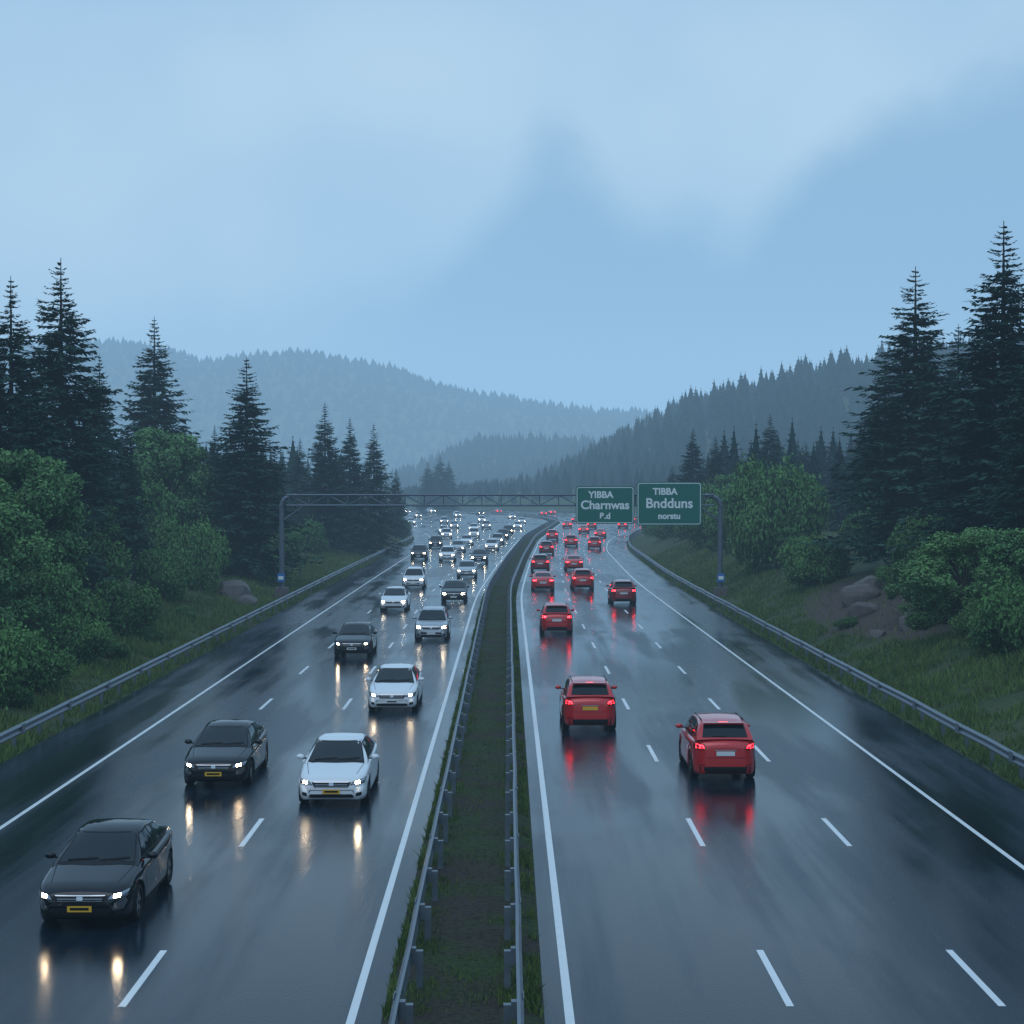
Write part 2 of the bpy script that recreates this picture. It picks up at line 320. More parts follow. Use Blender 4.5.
# ------------------------------------------------------------------ cars
def interp(ps): x,y=zip(*ps); return lambda s: float(np.interp(s,x,y))
def smooth_interp(ps,n=9,wd=.09):
    f=interp(ps); return lambda s: sum(f(s+wd*(k-(n-1)/2)/((n-1)/2)) for k in range(n))/n
def car_mesh(kind,paint,near=True,platec='plate',lod=False):
    mb=MB(); P=M[paint]
    if kind=='sedan':
        Lh=2.32; top=smooth_interp([(-2.4,.66),(-2.28,.70),(-2.0,.80),(-1.0,.97),(0,1.0),(1.3,1.05),(1.6,1.08),(2.15,1.06),(2.35,1.0)])
        roof=smooth_interp([(-1.15,.93),(-.2,1.39),(.15,1.46),(.6,1.47),(1.0,1.41),(1.75,1.1),(1.95,1.02)],9,.12); g0,g1=-1.12,1.9
        wf=-1.42; wr=1.42; zr=1.47
        sidew=[[(-.78,1.03),(.25,1.05),(.25,1.37),(-.2,1.33)],[(.32,1.05),(1.28,1.1),(.95,1.33),(.32,1.38)]]
        ws=[(-.7,.99),(.7,.99),(.55,1.37),(-.55,1.37)]; rw=[(-.62,1.14),(.62,1.14),(.52,1.37),(-.52,1.37)]
    else:
        Lh=2.2; top=smooth_interp([(-2.3,.72),(-2.15,.80),(-1.9,.92),(-1.0,1.05),(0,1.08),(1.3,1.12),(2.0,1.12),(2.25,1.05)])
        roof=smooth_interp([(-1.15,1.0),(-.35,1.52),(0,1.6),(.6,1.64),(1.3,1.6),(1.72,1.53),(1.95,1.3),(2.12,1.1)],9,.1); g0,g1=-1.12,2.1
        wf=-1.36; wr=1.36; zr=1.64
        sidew=[[(-.85,1.1),(.15,1.12),(.15,1.5),(-.38,1.46)],[(.22,1.12),(1.05,1.14),(1.05,1.5),(.22,1.51)],[(1.12,1.15),(1.68,1.2),(1.45,1.46),(1.12,1.49)]]
        ws=[(-.72,1.06),(.72,1.06),(.57,1.5),(-.57,1.5)]; rw=[(-.62,1.2),(.62,1.2),(.55,1.5),(-.55,1.5)]
    Rw=.335 if kind=='sedan' else .36; Ra=Rw+.055
    W=.91
    def hw(s): 
        a=abs(s)/Lh; return W*(1-.30*a**9-.03*a**2)
    n=56 if not lod else 24
    st=sorted(set([round(-Lh*math.cos(math.pi*i/n),4) for i in range(0,n+1)]+[round(w_+dx,4) for w_ in(wf,wr) for dx in((-.39,-.33,-.2,-.08,.0,.08,.2,.33,.39))]))
    rows=None; V=[]
    for s in st:
        e=max(0,1-(Lh-abs(s))/.16); e=1-math.sqrt(max(0,1-e*e))
        zt=top(s)-.16*e; zb=.2+.16*e; w=hw(s)*(1-.10*e)
        arch=0
        for w_ in(wf,wr):
            if abs(s-w_)<Ra: arch=max(arch,Rw+math.sqrt(Ra*Ra-(s-w_)**2))
        za=max(zb,arch)
        sh_=zt-.10
        pts=[(0,zb),(w*.7,zb),(w*.72,za),(w*.955,za),(w*.985,max(za+.012,zb+.1)),(w,max(za+.024,.52 if e<.5 else (zb+zt)/2)),(w*.97,max(za+.04,sh_-.13)),(w*.985,max(za+.05,sh_-.02)),(w*.93,max(za+.06,zt-.035)),(w*.84,max(za+.065,zt-.005)),(w*.45,zt+.022),(0,zt+.032)]
        full=pts+[(-x,z) for x,z in pts[-2:0:-1]]
        rows=len(full); V+= [(x,s,z) for x,z in full]
    Fs=[]
    for i in range(len(st)-1):
        for j in range(rows): Fs.append((i*rows+j,i*rows+(j+1)%rows,(i+1)*rows+(j+1)%rows,(i+1)*rows+j))
    Fs.append(tuple(range(rows-1,-1,-1))); Fs.append(tuple((len(st)-1)*rows+j for j in range(rows)))
    Fs=[f[::-1] for f in Fs]
    mb.add(V,Fs,P,True)
    allv=list(V); allf=list(Fs)
    ng=26; V2=[]; 
    for i in range(ng+1):
        s=g0+(g1-g0)*i/ng; zb=top(s)-.06; zt=max(roof(s),zb+.005); k=min(1,max(0,(zt-zb)/(zr-1.0)))
        wb=.84*(1-.05*(abs(s-.3)/1.5)**2); wt=wb-(wb-.60)*k**1.1
        pts=[(wb,zb),(wb+(wt-wb)*.5+.012,zb+(zt-zb)*.48),(wt+.012,zt-.075*k),(wt-.03,zt-.03*k),(wt-.13,zt-.004*k),(wt*.4,zt+.012),(0,zt+.016)]
        full=pts+[(-x,z) for x,z in pts[-2::-1]]; r2=len(full); V2+=[(x,s,z) for x,z in full]
    F2=[]
    for i in range(ng):
        for j in range(r2-1): F2.append((i*r2+j,(i+1)*r2+j,(i+1)*r2+j+1,i*r2+j+1))
    F2=[f[::-1] for f in F2]
    mb.add(V2,F2,P,True); o=len(allv); allv+=V2; allf+=[tuple(i+o for i in f) for f in F2]
    bvh=BVHTree.FromPolygons([Vector(v) for v in allv],allf)
    def patch(c,axis,mat,nu=6,nv=4,off=.008,smooth=True):
        grid={}; vs=[]
        for i in range(nu+1):
            for j in range(nv+1):
                u=i/nu;v=j/nv
                a=[(c[0][k]*(1-u)+c[1][k]*u)*(1-v)+(c[3][k]*(1-u)+c[2][k]*u)*v for k in(0,1)]
                if axis=='F': og,d=Vector((a[0],-4,a[1])),Vector((0,1,0))
                elif axis=='B': og,d=Vector((a[0],4,a[1])),Vector((0,-1,0))
                elif axis=='R': og,d=Vector((3,a[0],a[1])),Vector((-1,0,0))
                elif axis=='L': og,d=Vector((-3,a[0],a[1])),Vector((1,0,0))
                else: og,d=Vector((a[0],a[1],4)),Vector((0,0,-1))
                h=bvh.ray_cast(og,d)
                if h[0] is None: continue
                grid[i,j]=len(vs); nn=h[1] if h[1].dot(d)<0 else -h[1]
                vs.append(h[0]+nn*off)
        fs=[]
        for i in range(nu):
            for j in range(nv):
                q=[(i,j),(i+1,j),(i+1,j+1),(i,j+1)]
                if all(k in grid for k in q): fs.append(tuple(grid[k] for k in q))
        mb.add(vs,fs,mat,smooth)
    def sym(c,axis,mat,**k):
        patch(c,axis,mat,**k); patch([(-a,b_) for a,b_ in c],axis,mat,**k)
    patch([(ws[0][0]-.03,ws[0][1]-.025),(ws[1][0]+.03,ws[1][1]-.025),(ws[2][0]+.02,ws[2][1]+.02),(ws[3][0]-.02,ws[3][1]+.02)],'F',M['trim'],nu=10,nv=6,off=.004)
    patch(ws,'F',M['glass'],nu=10,nv=6); patch(rw,'B',M['glass'],nu=10,nv=6)
    for q in sidew:
        for ax in'LR':
            ex=[(q[0][0]-.03,q[0][1]-.025),(q[1][0]+.03,q[1][1]-.025),(q[2][0]+.03,q[2][1]+.025),(q[3][0]-.03,q[3][1]+.025)]
            patch(ex,ax,M['trim'],off=.005); patch(q,ax,M['glass'],off=.01)
    if near:
        for sx in(-1,1): patch([(sx*.60,-1.95),(sx*.612,-1.95),(sx*.735,-1.12),(sx*.72,-1.12)],'T',M['trim'],nu=1,nv=8,off=.003)
        patch([(-.62,-1.13),(.72,-1.13),(.72,-1.02),(-.72,-1.02)],'T',M['trim'],nu=8,nv=2,off=.004)
        for (x0,x1) in((-.55,.02),(.05,.60)):
            z0=ws[0][1]+.01; patch([(x0,z0),(x1,z0+.035),(x1,z0+.05),(x0,z0+.018)],'F',M['tyre'],nu=6,nv=1,off=.025)
    dz=0 if kind=='sedan' else .1
    patch([(-.42,.53+dz),(.42,.53+dz),(.50,.655+dz),(-.50,.655+dz)],'F',M['trim'],nu=10,off=.006)
    patch([(-.44,.645+dz),(.44,.645+dz),(.46,.66+dz),(-.46,.66+dz)],'F',M['chrome'],nu=10,nv=1,off=.012)
    for k in range(2 if near else 1): z=.56+dz+.035*k; patch([(-.40,z),(.40,z),(.41,z+.007),(-.41,z+.007)],'F',M['chrome'],nu=10,nv=1,off=.010)
    patch([(-.055,.575+dz),(.055,.575+dz),(.055,.635+dz),(-.055,.635+dz)],'F',M['chrome'],nu=2,nv=2,off=.02)
    patch([(-.6,.27),(.6,.27),(.52,.36),(-.52,.36)],'F',M['trim'],nu=10,off=.007)
    sym([(.60,.30),(.74,.31),(.74,.40),(.62,.39)],'F',M['trim'],off=.008)
    patch([(-.22,.37),(.22,.37),(.22,.48),(-.22,.48)],'F',M[platec],nu=3,nv=2,off=.022)
    if near: patch([(-.17,.40),(.17,.40),(.17,.45),(-.17,.45)],'F',M['trim'],nu=3,nv=1,off=.024)
    hl=[(.46,.575+dz),(.80,.60+dz),(.84,.73+dz),(.54,.665+dz)]
    sym(hl,'F',M['trim'],off=.007,nu=8)
    hl2=[(.50,.59+dz),(.79,.61+dz),(.82,.715+dz),(.56,.66+dz)]
    sym(hl2,'F',M['lens'],off=.010,nu=8)
    if near: sym([(.60,.61+dz),(.70,.615+dz),(.70,.68+dz),(.60,.665+dz)],'F',M['head'],off=.014,nu=2,nv=2)
    else: sym([(.55,.58+dz),(.74,.59+dz),(.75,.70+dz),(.56,.67+dz)],'F',M['headf'],off=.014,nu=2,nv=1)
    tm=M['tail'] if near else M['tailf']
    if kind=='sedan': tl=[(.44,.78),(.82,.78),(.82,.93),(.42,.93)]
    else: tl=[(.50,.88),(.84,.84),(.82,1.06),(.56,1.02)]
    sym(tl,'B',M['taild'],off=.01,nu=6); 
    cxm=[((a-.68)*.62+.68,(b_-(tl[0][1]+tl[2][1])/2)*.5+(tl[0][1]+tl[2][1])/2) for a,b_ in tl]
    sym(cxm,'B',tm,off=.016,nu=2,nv=1)
    patch([(-.25,.62+dz),(.25,.62+dz),(.25,.74+dz),(-.25,.74+dz)],'B',M[platec],nu=3,nv=2,off=.018)
    patch([(-.3,.76+dz),(.3,.76+dz),(.3,.785+dz),(-.3,.785+dz)],'B',M['chrome'],nu=3,nv=1,off=.018)
    patch([(-.68,.25),(.68,.25),(.7,.42),(-.7,.42)],'B',M['trim'],nu=10,nv=3,off=.008)
    sym([(.55,.44),(.74,.44),(.74,.48),(.55,.48)],'B',M['taild'],nu=2,nv=1,off=.012)
    patch([(-.72,.555+dz),(.72,.555+dz),(.72,.567+dz),(-.72,.567+dz)],'B',M['trim'],nu=8,nv=1,off=.004)
    if kind!='sedan':
        patch([(-.12,1.535),(.12,1.535),(.12,1.555),(-.12,1.555)],'B',M['tail'],nu=1,nv=1,off=.02)
        patch([(-.03,1.22),(.33,1.215),(.33,1.23),(-.03,1.235)],'B',M['trim'],nu=3,nv=1,off=.02)
        mb.box((0,1.76,1.56),(1.12,.2,.03),P)
        for sx in(-.58,.58): mb.tube((sx,-.2,roof(-.2)+.03),(sx,1.4,roof(1.4)+.03),.018,M['trim'],6)
    for ax in'LR':
        for s in((-.86,.28,1.22) if kind=='sedan' else(-.92,.18,1.08)):
            patch([(s,.3),(s+.014,.3),(s+.014,.98),(s,.98)],ax,M['trim'],nu=1,nv=6,off=.003)
        for s in((-.02,1.0) if kind=='sedan' else(-.1,.84)):
            patch([(s,.84+dz*.6),(s+.18,.845+dz*.6),(s+.18,.875+dz*.6),(s,.87+dz*.6)],ax,M['chrome'],nu=2,nv=1,off=.025)
        patch([(-.95,.22),(.95,.22),(.95,.29),(-.95,.29)],ax,M['trim'],nu=8,nv=1,off=.006)
    mb.box((0,0,.42),(1.28,2*Lh-.5,.4),M['trim'])
    for sx in(-1,1):
        s0=-.66 if kind=='sedan' else -.74; zm=1.04+dz*.9
        vs=[];fs=[];a,b_,c_=.11,.07,.07
        for i in range(7):
            for j in range(10):
                th=math.pi*i/6; ph=2*math.pi*j/10; vs.append((sx*.97+a*math.sin(th)*math.cos(ph),s0+b_*math.sin(th)*math.sin(ph),zm+c_*math.cos(th)))
        for i in range(6):
            for j in range(10): fs.append((i*10+j,(i+1)*10+j,(i+1)*10+(j+1)%10,i*10+(j+1)%10))
        mb.add(vs,fs,P,True); mb.box((sx*.86,s0,zm-.04),(.14,.05,.03),M['trim'])
    ns=22
    for w_ in(wf,wr):
        for sx in(-1,1):
            xo=sx*.885; xi=sx*.66; 
            ringp=[(xi,Rw-.02),(xi+sx*.03,Rw),(xo-sx*.03,Rw),(xo,Rw-.025),(xo,Rw*.66),(xo-sx*.03,Rw*.63)]
            vs=[];fs=[]
            for (xx,rr) in ringp:
                for j in range(ns): t=2*math.pi*j/ns; vs.append((xx,w_+rr*math.cos(t),Rw+rr*math.sin(t)))
            for i in range(len(ringp)-1):
                for j in range(ns): fs.append((i*ns+j,i*ns+(j+1)%ns,(i+1)*ns+(j+1)%ns,(i+1)*ns+j))
            mb.add(vs,fs,M['tyre'],True)
            mb.add([(xo-sx*.04,w_+Rw*.64*math.cos(2*math.pi*j/ns),Rw+Rw*.64*math.sin(2*math.pi*j/ns)) for j in range(ns)],[tuple(range(ns))],M['trim'])
            for k in range(5):
                t=2*math.pi*k/5+.3; d=Vector((0,math.cos(t),math.sin(t))); e=Vector((0,-math.sin(t),math.cos(t))); c0=Vector((xo-sx*.02,w_,Rw))
                mb.add([c0+e*.045,c0-e*.045,c0+d*Rw*.64-e*.06,c0+d*Rw*.64+e*.06],[(0,1,2,3)],M['rim'])
            rr=[(Rw*.66),(Rw*.58)]; vs=[(xo-sx*.018,w_+r_*math.cos(2*math.pi*j/ns),Rw+r_*math.sin(2*math.pi*j/ns)) for r_ in rr for j in range(ns)]
            mb.add(vs,[(j,(j+1)%ns,ns+(j+1)%ns,ns+j) for j in range(ns)],M['rim'])
    me=mb.mesh('%s_%s'%(paint,kind))
    return me,Lh
CM={}
def carR(kind,paint,x,y,facing,near=True,plate='plate',yaw=0):
    key=(kind,paint,near,plate)
    if key not in CM: CM[key]=car_mesh(kind,paint,near,plate,lod=not near)
    me,Lh=CM[key]
    nice={'dred':'dark_red'}.get(paint,paint)
    obj_from(f"{nice}_{'sedan_car' if kind=='sedan' else 'suv_car'}",me,None,(x,y+Lh,.0),(math.pi if facing=='away' else 0)+yaw)
def car(kind,paint,x,d,facing,near=True,plate='plate'):
    carR(kind,paint,x*.97,d*K*.965,facing,near,plate)
T='to';A='away'
car('sedan','black',-7.95,18.6,T,plate='platey')
car('sedan','black',-8.05,27.4,T,plate='platey')
car('sedan','white',-4.55,25.8,T,plate='platey')
car('sedan','white',-4.25,36.7,T)
car('sedan','black',-7.6,48.8,T)
car('suv','silver',-4.13,53.9,T,near=False)
car('sedan','white',-7.67,67,T,near=False)
car('sedan','black',-3.9,72,T,near=False)
car('suv','white',-7.75,82,T,near=False)
car('sedan','silver',-3.8,92,T,near=False)
car('suv','red',6.10,28.1,A)
car('suv','red',2.78,33.9,A,plate='platey')
car('suv','red',2.75,56.5,A,near=False)
car('suv','dred',8.2,71,A,near=False)
car('sedan','red',2.8,80,A,near=False); car('suv','red',6.05,81,A,near=False)
car('suv','dred',3.2,99,A,near=False); car('sedan','red',6.6,100,A,near=False)
def lane(fa,fb,fr): return lambda d: float(fa(d)+(fb(d)-fa(d))*fr)
def run(fr_list,fa,fb,d0,d1,cols,facing,smin,smax):
    for fr in fr_list:
        f=lane(fa,fb,fr); d=(d0+random.uniform(0,smin))*K
        while d<d1*K:
            yaw=math.atan2(-(f(d+3)-f(d-3)),6)
            carR(random.choice(['sedan','suv']),random.choice(cols),f(d),d,facing,False,yaw=yaw); d+=random.uniform(smin,smax)*K
wl=['white','white','silver','white','black','silver']; rl=['red','red','dred','red','red','red']
run([.19,.53,.84],lA,le,104,185,wl,T,13,26)
run([.15,.4,.65,.88],lA,le,194,335,wl,T,24,46)
run([.18,.5,.84],lB,re_,116,185,rl,A,20,42)
run([.15,.45,.8],lB,re_,194,320,rl,A,28,55)

# ------------------------------------------------------------------ vegetation
def core(V,F,S,mi,R0,z0,z1,n=7):
    tv=[(R0*math.cos(2*math.pi*j/n),R0*math.sin(2*math.pi*j/n),z0) for j in range(n)]+[(R0*.5*math.cos(2*math.pi*j/n),R0*.5*math.sin(2*math.pi*j/n),(z0+z1)/2) for j in range(n)]+[(.002*math.cos(2*math.pi*j/n),.002*math.sin(2*math.pi*j/n),z1) for j in range(n)]
    tf=[(i*n+j,i*n+(j+1)%n,(i+1)*n+(j+1)%n,(i+1)*n+j) for i in range(2) for j in range(n)]
    o=len(V); return np.concatenate([V,np.array(tv)]),np.concatenate([F,np.array(tf)+o]),np.concatenate([S,np.zeros(len(tf))]),np.concatenate([mi,np.zeros(len(tf),int)])
def conifer(H,Rr,seed,levels,nb,nk,bl,bw,droop=.3,cr_=0,t0=.07):
    g=np.random.default_rng(seed); V=[];S=[]
    lv=np.linspace(t0,.985,levels)
    ph=g.random()*6
    for t in lv:
        base=Rr*((1-t)**.85)*(.82+.22*g.random()+.10*math.sin(t*38+ph))*(1 if t>.14 else .8)+.001*H
        for bI in range(nb if t<.85 else max(5,nb-3)):
            if g.random()<.08: continue
            an=g.random()*2*math.pi; d=np.array([math.cos(an),math.sin(an),0]); pr=np.array([-d[1],d[0],0])
            r=base*(.6+.52*g.random()); z0=t*H+g.normal()*.005*H*(1 if t<.85 else .3); dr=droop*(1-t)+.02+g.normal()*.06-.25*max(0,(t-.8)/.2)
            nk_=nk if t<.85 else max(1,nk//2)
            k=np.repeat(np.linspace(.12 if nk_>1 else .5,1,nk_),2)+g.normal(size=2*nk_)*.02; sd=np.tile([1,-1],nk_)
            p=d[None]*(r*k)[:,None]; p[:,2]+=z0-r*dr*(k**1.3)+ .12*r*k**4
            ts_=min(1,.10+1.9*(1-t))
            ln=bl*ts_*(1.1-.55*k)*(.75+.5*g.random(2*nk_))
            bd=d[None]*.75+pr[None]*(sd*.8)[:,None]+g.normal(size=(2*nk_,3))*.22; bd[:,2]+=-.22+.35*max(0,(t-.8)/.2); bd/=np.linalg.norm(bd,axis=1)[:,None]
            wv=np.cross(bd,np.array([0,0,1.]))+g.normal(size=(2*nk_,3))*.45; wv/=np.linalg.norm(wv,axis=1)[:,None]
            q=bd*ln[:,None]; ww=wv*(bw*(.25+.75*ts_)*(.7+.6*g.random(2*nk_)))[:,None]
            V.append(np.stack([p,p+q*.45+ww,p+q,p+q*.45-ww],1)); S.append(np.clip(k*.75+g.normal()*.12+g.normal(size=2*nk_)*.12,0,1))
    V=np.concatenate(V).reshape(-1,3); S=np.concatenate(S); F=np.arange(len(V)).reshape(-1,4); mi=np.zeros(len(F),int)
    nt_=7; zs=[0,.3,.6,1.005]; tv=[]
    for z in zs:
        for j in range(nt_): a=2*math.pi*j/nt_; rr=.018*H*(1-z*.97)+.0005*H; tv.append((rr*math.cos(a),rr*math.sin(a),z*H-.03*H*(z==0)))
    tf=[(i*nt_+j,i*nt_+(j+1)%nt_,(i+1)*nt_+(j+1)%nt_,(i+1)*nt_+j) for i in range(3) for j in range(nt_)]
    o=len(V); V=np.concatenate([V,np.array(tv)]); F=np.concatenate([F,np.array(tf)+o]); S=np.concatenate([S,np.zeros(len(tf))]); mi=np.concatenate([mi,np.ones(len(tf),int)])
    if cr_: V,F,S,mi=core(V,F,S,mi,Rr*cr_,t0*H,H*.97)
    return V,F,S,mi
cons=[]
for i,(H_,R_,dr) in enumerate([(17,5.2,.35),(17,4.6,.28),(17,5.8,.42)]):
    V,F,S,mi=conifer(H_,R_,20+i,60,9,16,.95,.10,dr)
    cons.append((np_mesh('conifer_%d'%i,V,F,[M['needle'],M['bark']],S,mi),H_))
def place_con(px,ytop,d,var,wid=1.0):
    x=(px-508)/1000*d; zt=8+(488-ytop)/1000*d; y=d*K; zb=float(Hgt(x,y))-.2; me,H0=cons[var]; s=(zt-zb)/H0
    obj_from('conifer_tree',me,None,(x,y,zb),random.uniform(0,6.28),(s*wid,s*wid,s))
for a in [(12,278,52,0,1.0),(62,260,58,2,1.05),(-45,250,54,1,1.1),(100,355,70,1,.9),(155,318,90,0,1.05),(30,380,50,2,.8),(215,425,88,1,.8),
          (247,358,78,2,1.05),(180,450,94,0,.9),(128,425,66,1,.8),(325,403,112,0,.9),(350,418,118,1,.95),(374,424,122,2,.85),(300,438,120,2,.8),(396,468,155,0,.9),(275,445,98,0,.8),
          (-90,300,44,0,1),(85,400,62,1,.9),(440,455,345,2,1.3),(428,462,340,0,1.3),(449,460,350,1,1.2),
          (1003,223,52,0,1.15),(915,268,62,2,1.2),(1060,240,48,2,1),(958,325,66,0,1.0),(885,350,75,0,.9),(1040,310,46,1,1),(985,370,54,1,1),
          (770,414,112,0,1.05),(693,428,128,1,1.15),(716,436,120,2,1.),(742,450,124,0,1.),(806,442,130,1,1.2),(672,465,150,2,1),(840,440,96,2,.9),(865,420,84,1,.9),(1110,260,50,1,1)]:
    place_con(*a)

def leafblob(seed,blobs,n,ls,trunk=None):
    g=np.random.default_rng(seed); V=[];S=[]
    tot=sum(b[3]**2 for b in blobs)
    for (cx,cy,cz,r) in blobs:
        k=int(n*r*r/tot); u=g.normal(size=(k,3)); u/=np.linalg.norm(u,axis=1)[:,None]
        bump=1+.22*np.sin(u[:,0]*5+cx*3)*np.sin(u[:,1]*6+cy)*np.sin(u[:,2]*5+cz)+.12*np.sin(u[:,0]*13+seed)*np.sin(u[:,2]*11)
        rad=r*bump*(1-.38*g.random(k)**1.8+.16*np.abs(g.normal(size=k))*(g.random(k)<.3))
        p=u*rad[:,None]*np.array([1,1,.85])+np.array([cx,cy,cz])
        nn=u+g.normal(size=(k,3))*.7; nn/=np.linalg.norm(nn,axis=1)[:,None]
        a=np.cross(nn,g.normal(size=(k,3))); a/=np.linalg.norm(a,axis=1)[:,None]; b_=np.cross(nn,a)
        s=ls*(.6+.8*g.random(k)); a*=s[:,None]; b_*=(s*.5)[:,None]
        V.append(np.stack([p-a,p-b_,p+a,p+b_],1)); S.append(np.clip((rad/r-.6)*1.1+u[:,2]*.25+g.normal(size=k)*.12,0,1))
    V=np.concatenate(V); S=np.concatenate(S); V=V.reshape(-1,3); F=np.arange(len(V)).reshape(-1,4); mi=np.zeros(len(F),int)
    tv=[];tf=[]
    for (p,q,r0,r1) in (trunk or []):
        p=Vector(p);q=Vector(q);d=(q-p).normalized();a=d.orthogonal().normalized();b_=d.cross(a);o=len(tv)
        for j in range(6):
            t=2*math.pi*j/6;e=a*math.cos(t)+b_*math.sin(t); tv+=[tuple(p+e*r0),tuple(q+e*r1)]
        tf+=[(o+2*j,o+2*((j+1)%6),o+2*((j+1)%6)+1,o+2*j+1) for j in range(6)]
    if tv:
        o=len(V); V=np.concatenate([V,np.array(tv)]); F=np.concatenate([F,np.array(tf)+o]); S=np.concatenate([S,np.zeros(len(tf))]); mi=np.concatenate([mi,np.ones(len(tf),int)])
    return V,F,S,mi
def rblobs(seed,n,rx,rz,r0,r1,zc):
    g=random.Random(seed); return [(g.uniform(-rx,rx),g.uniform(-rx,rx),zc+g.uniform(-rz,rz),g.uniform(r0,r1)) for _ in range(n)]
bush=[]
for i in range(3):
    bl=[(0,0,1.0,1.15)]+rblobs(40+i,11,1.2,.5,.35,.8,1.05)
    V,F,S,mi=leafblob(50+i,bl,12000,.07,[((0,0,-.4),(.1*j-.2,.3*j-.4,1.3),.06,.02) for j in range(4)])
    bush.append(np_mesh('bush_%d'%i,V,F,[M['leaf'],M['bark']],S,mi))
btree=[]
for i in range(2):
    g=random.Random(90+i); bl=[]; tr=[((0,0,-.6),(0,0,2.2),.16,.1)]
    for k in range(40):
        z=g.uniform(.7,5.6); rr=2.3*math.sin(math.pi*min(1,(z+.9)/6.9))**.7; a=g.uniform(0,6.28); q=rr*math.sqrt(g.random()); bl.append((q*math.cos(a),q*math.sin(a),z,g.uniform(.35,.78)))
        tr.append(((0,0,min(z*.5+.3,2.6)),(q*math.cos(a),q*math.sin(a),z),.045,.012))
    V,F,S,mi=leafblob(60+i,bl,28000,.08,tr)
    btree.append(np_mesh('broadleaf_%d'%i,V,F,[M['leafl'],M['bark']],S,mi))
def put_bush(px,y_,d,rpx,hs=1.):
    x=(px-508)/1000*d; y=d*K; zb=float(Hgt(x,y)); s=rpx/1000*d/1.75
    obj_from('bush',bush[random.randrange(3)],None,(x,y,zb-.25*s),random.uniform(0,6.28),(s,s,s*hs))
for a in [(15,660,38,50,1.1),(75,640,43,40,1.1),(50,640,46,48,1.4),(125,620,50,40,1.25),(165,600,61,34,1.5),(198,575,68,34,1.9),(232,560,78,30,1.6),(258,560,84,24,1.4),(140,560,72,42,1.8),(175,540,82,40,2.0),
          (285,560,94,24,1.5),(310,550,106,21,1.5),(345,545,125,19,1.5),(372,540,140,18,1.4),(330,552,118,17,1.3),(-30,690,35,56,1.5),(95,600,58,46,1.5),(395,530,170,15,1.4),(250,590,82,12,.8),(145,640,50,18,.8),
          (110,655,45,20,.9),(185,625,58,14,.8),(5,700,35.5,26,1.0),(270,580,88,14,.9),(215,560,84,34,1.8),
          (782,560,76,48,2.0),(760,570,84,32,1.7),(818,600,64,36,1.3),(800,615,72,24,1.2),(872,585,72,34,1.3),(735,560,94,32,1.9),(708,555,104,30,1.9),(690,545,120,24,1.7),
          (668,545,132,20,1.4),(925,600,55,40,1.5),(950,640,46,42,1.4),(1010,680,39,48,1.4),(1060,700,36,50,1.4),(655,540,150,17,1.3),(985,660,42,34,1.1),(900,620,56,20,.9),(848,640,51,14,.7),(745,580,88,16,1.),(720,575,98,13,1.)]:
    put_bush(*a)
def put_bt(px,ytop,d,var,wid=1):
    x=(px-508)/1000*d; y=d*K; zt=8+(488-ytop)/1000*d; zb=float(Hgt(x,y))-.1; s=(zt-zb)/6.4
    obj_from('broadleaf_tree',btree[var],None,(x,y,zb),random.uniform(0,6.28),(s*wid,s*wid,s))
for a in [(30,438,47,0,1.0),(-20,470,42,1,1.1),(95,500,58,1,.95),(165,418,78,0,1.05),(205,475,82,1,1.0),(965,520,43,0,1.4),(1030,520,40,1,1.4),(920,545,48,1,1.1),(730,470,108,0,1.0),(760,490,100,1,1),(240,510,92,0,.9)]:
    put_bt(*a)

def scatter_forest(name,protos,pts,mat):
    Vs=[];Fs=[];Ss=[];o=0
    for (x,y,z,h,wd,an) in pts:
        V,F,S,mi=protos[rng.integers(len(protos))]
        c,s=math.cos(an),math.sin(an); W=V.copy(); W[:,0]=(V[:,0]*c-V[:,1]*s)*wd*h+x; W[:,1]=(V[:,0]*s+V[:,1]*c)*wd*h+y; W[:,2]=V[:,2]*h+z
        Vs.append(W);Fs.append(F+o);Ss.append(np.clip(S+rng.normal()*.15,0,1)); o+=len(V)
    return obj_from(name,np_mesh(name,np.concatenate(Vs),np.concatenate(Fs),[mat],np.concatenate(Ss)))
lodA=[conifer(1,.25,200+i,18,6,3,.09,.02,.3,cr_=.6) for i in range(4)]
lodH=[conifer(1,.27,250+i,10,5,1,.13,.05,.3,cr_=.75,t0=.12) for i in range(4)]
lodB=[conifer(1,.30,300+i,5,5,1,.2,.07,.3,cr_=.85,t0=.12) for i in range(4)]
def pts_grid(x0,x1,y0,y1,sp,cond,hf,wd=1.):
    out=[]
    for y in np.arange(y0*K,y1*K,sp*1.35):
        for x in np.arange(x0,x1,sp):
            a=x+rng.uniform(-.5,.5)*sp; b_=y+rng.uniform(-.6,.6)*sp*1.35
            if not cond(a,b_): continue
            h0,h1=hf(a,b_)
            out.append((a,b_,float(Hgt(a,b_))-.4,rng.uniform(h0,h1),wd*rng.uniform(.85,1.25),rng.uniform(0,6.28)))
    return out
pl=pts_grid(-190,-20,100,420,6.5,lambda a,b:a<float(le(b))-13 and rng.random()<.9,lambda a,b:(6.5,13.5))
pl+=pts_grid(-75,60,348,430,6,lambda a,b:(a>float(re_(b))+12),lambda a,b:(3.5,6))
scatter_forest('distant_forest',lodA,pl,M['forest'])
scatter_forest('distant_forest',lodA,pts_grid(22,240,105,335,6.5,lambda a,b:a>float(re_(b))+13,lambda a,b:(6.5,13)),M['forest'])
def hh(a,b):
    q=float(np.interp(a,[-70,0,40,90],[.28,.35,.7,1])); return (9*q,20*q)
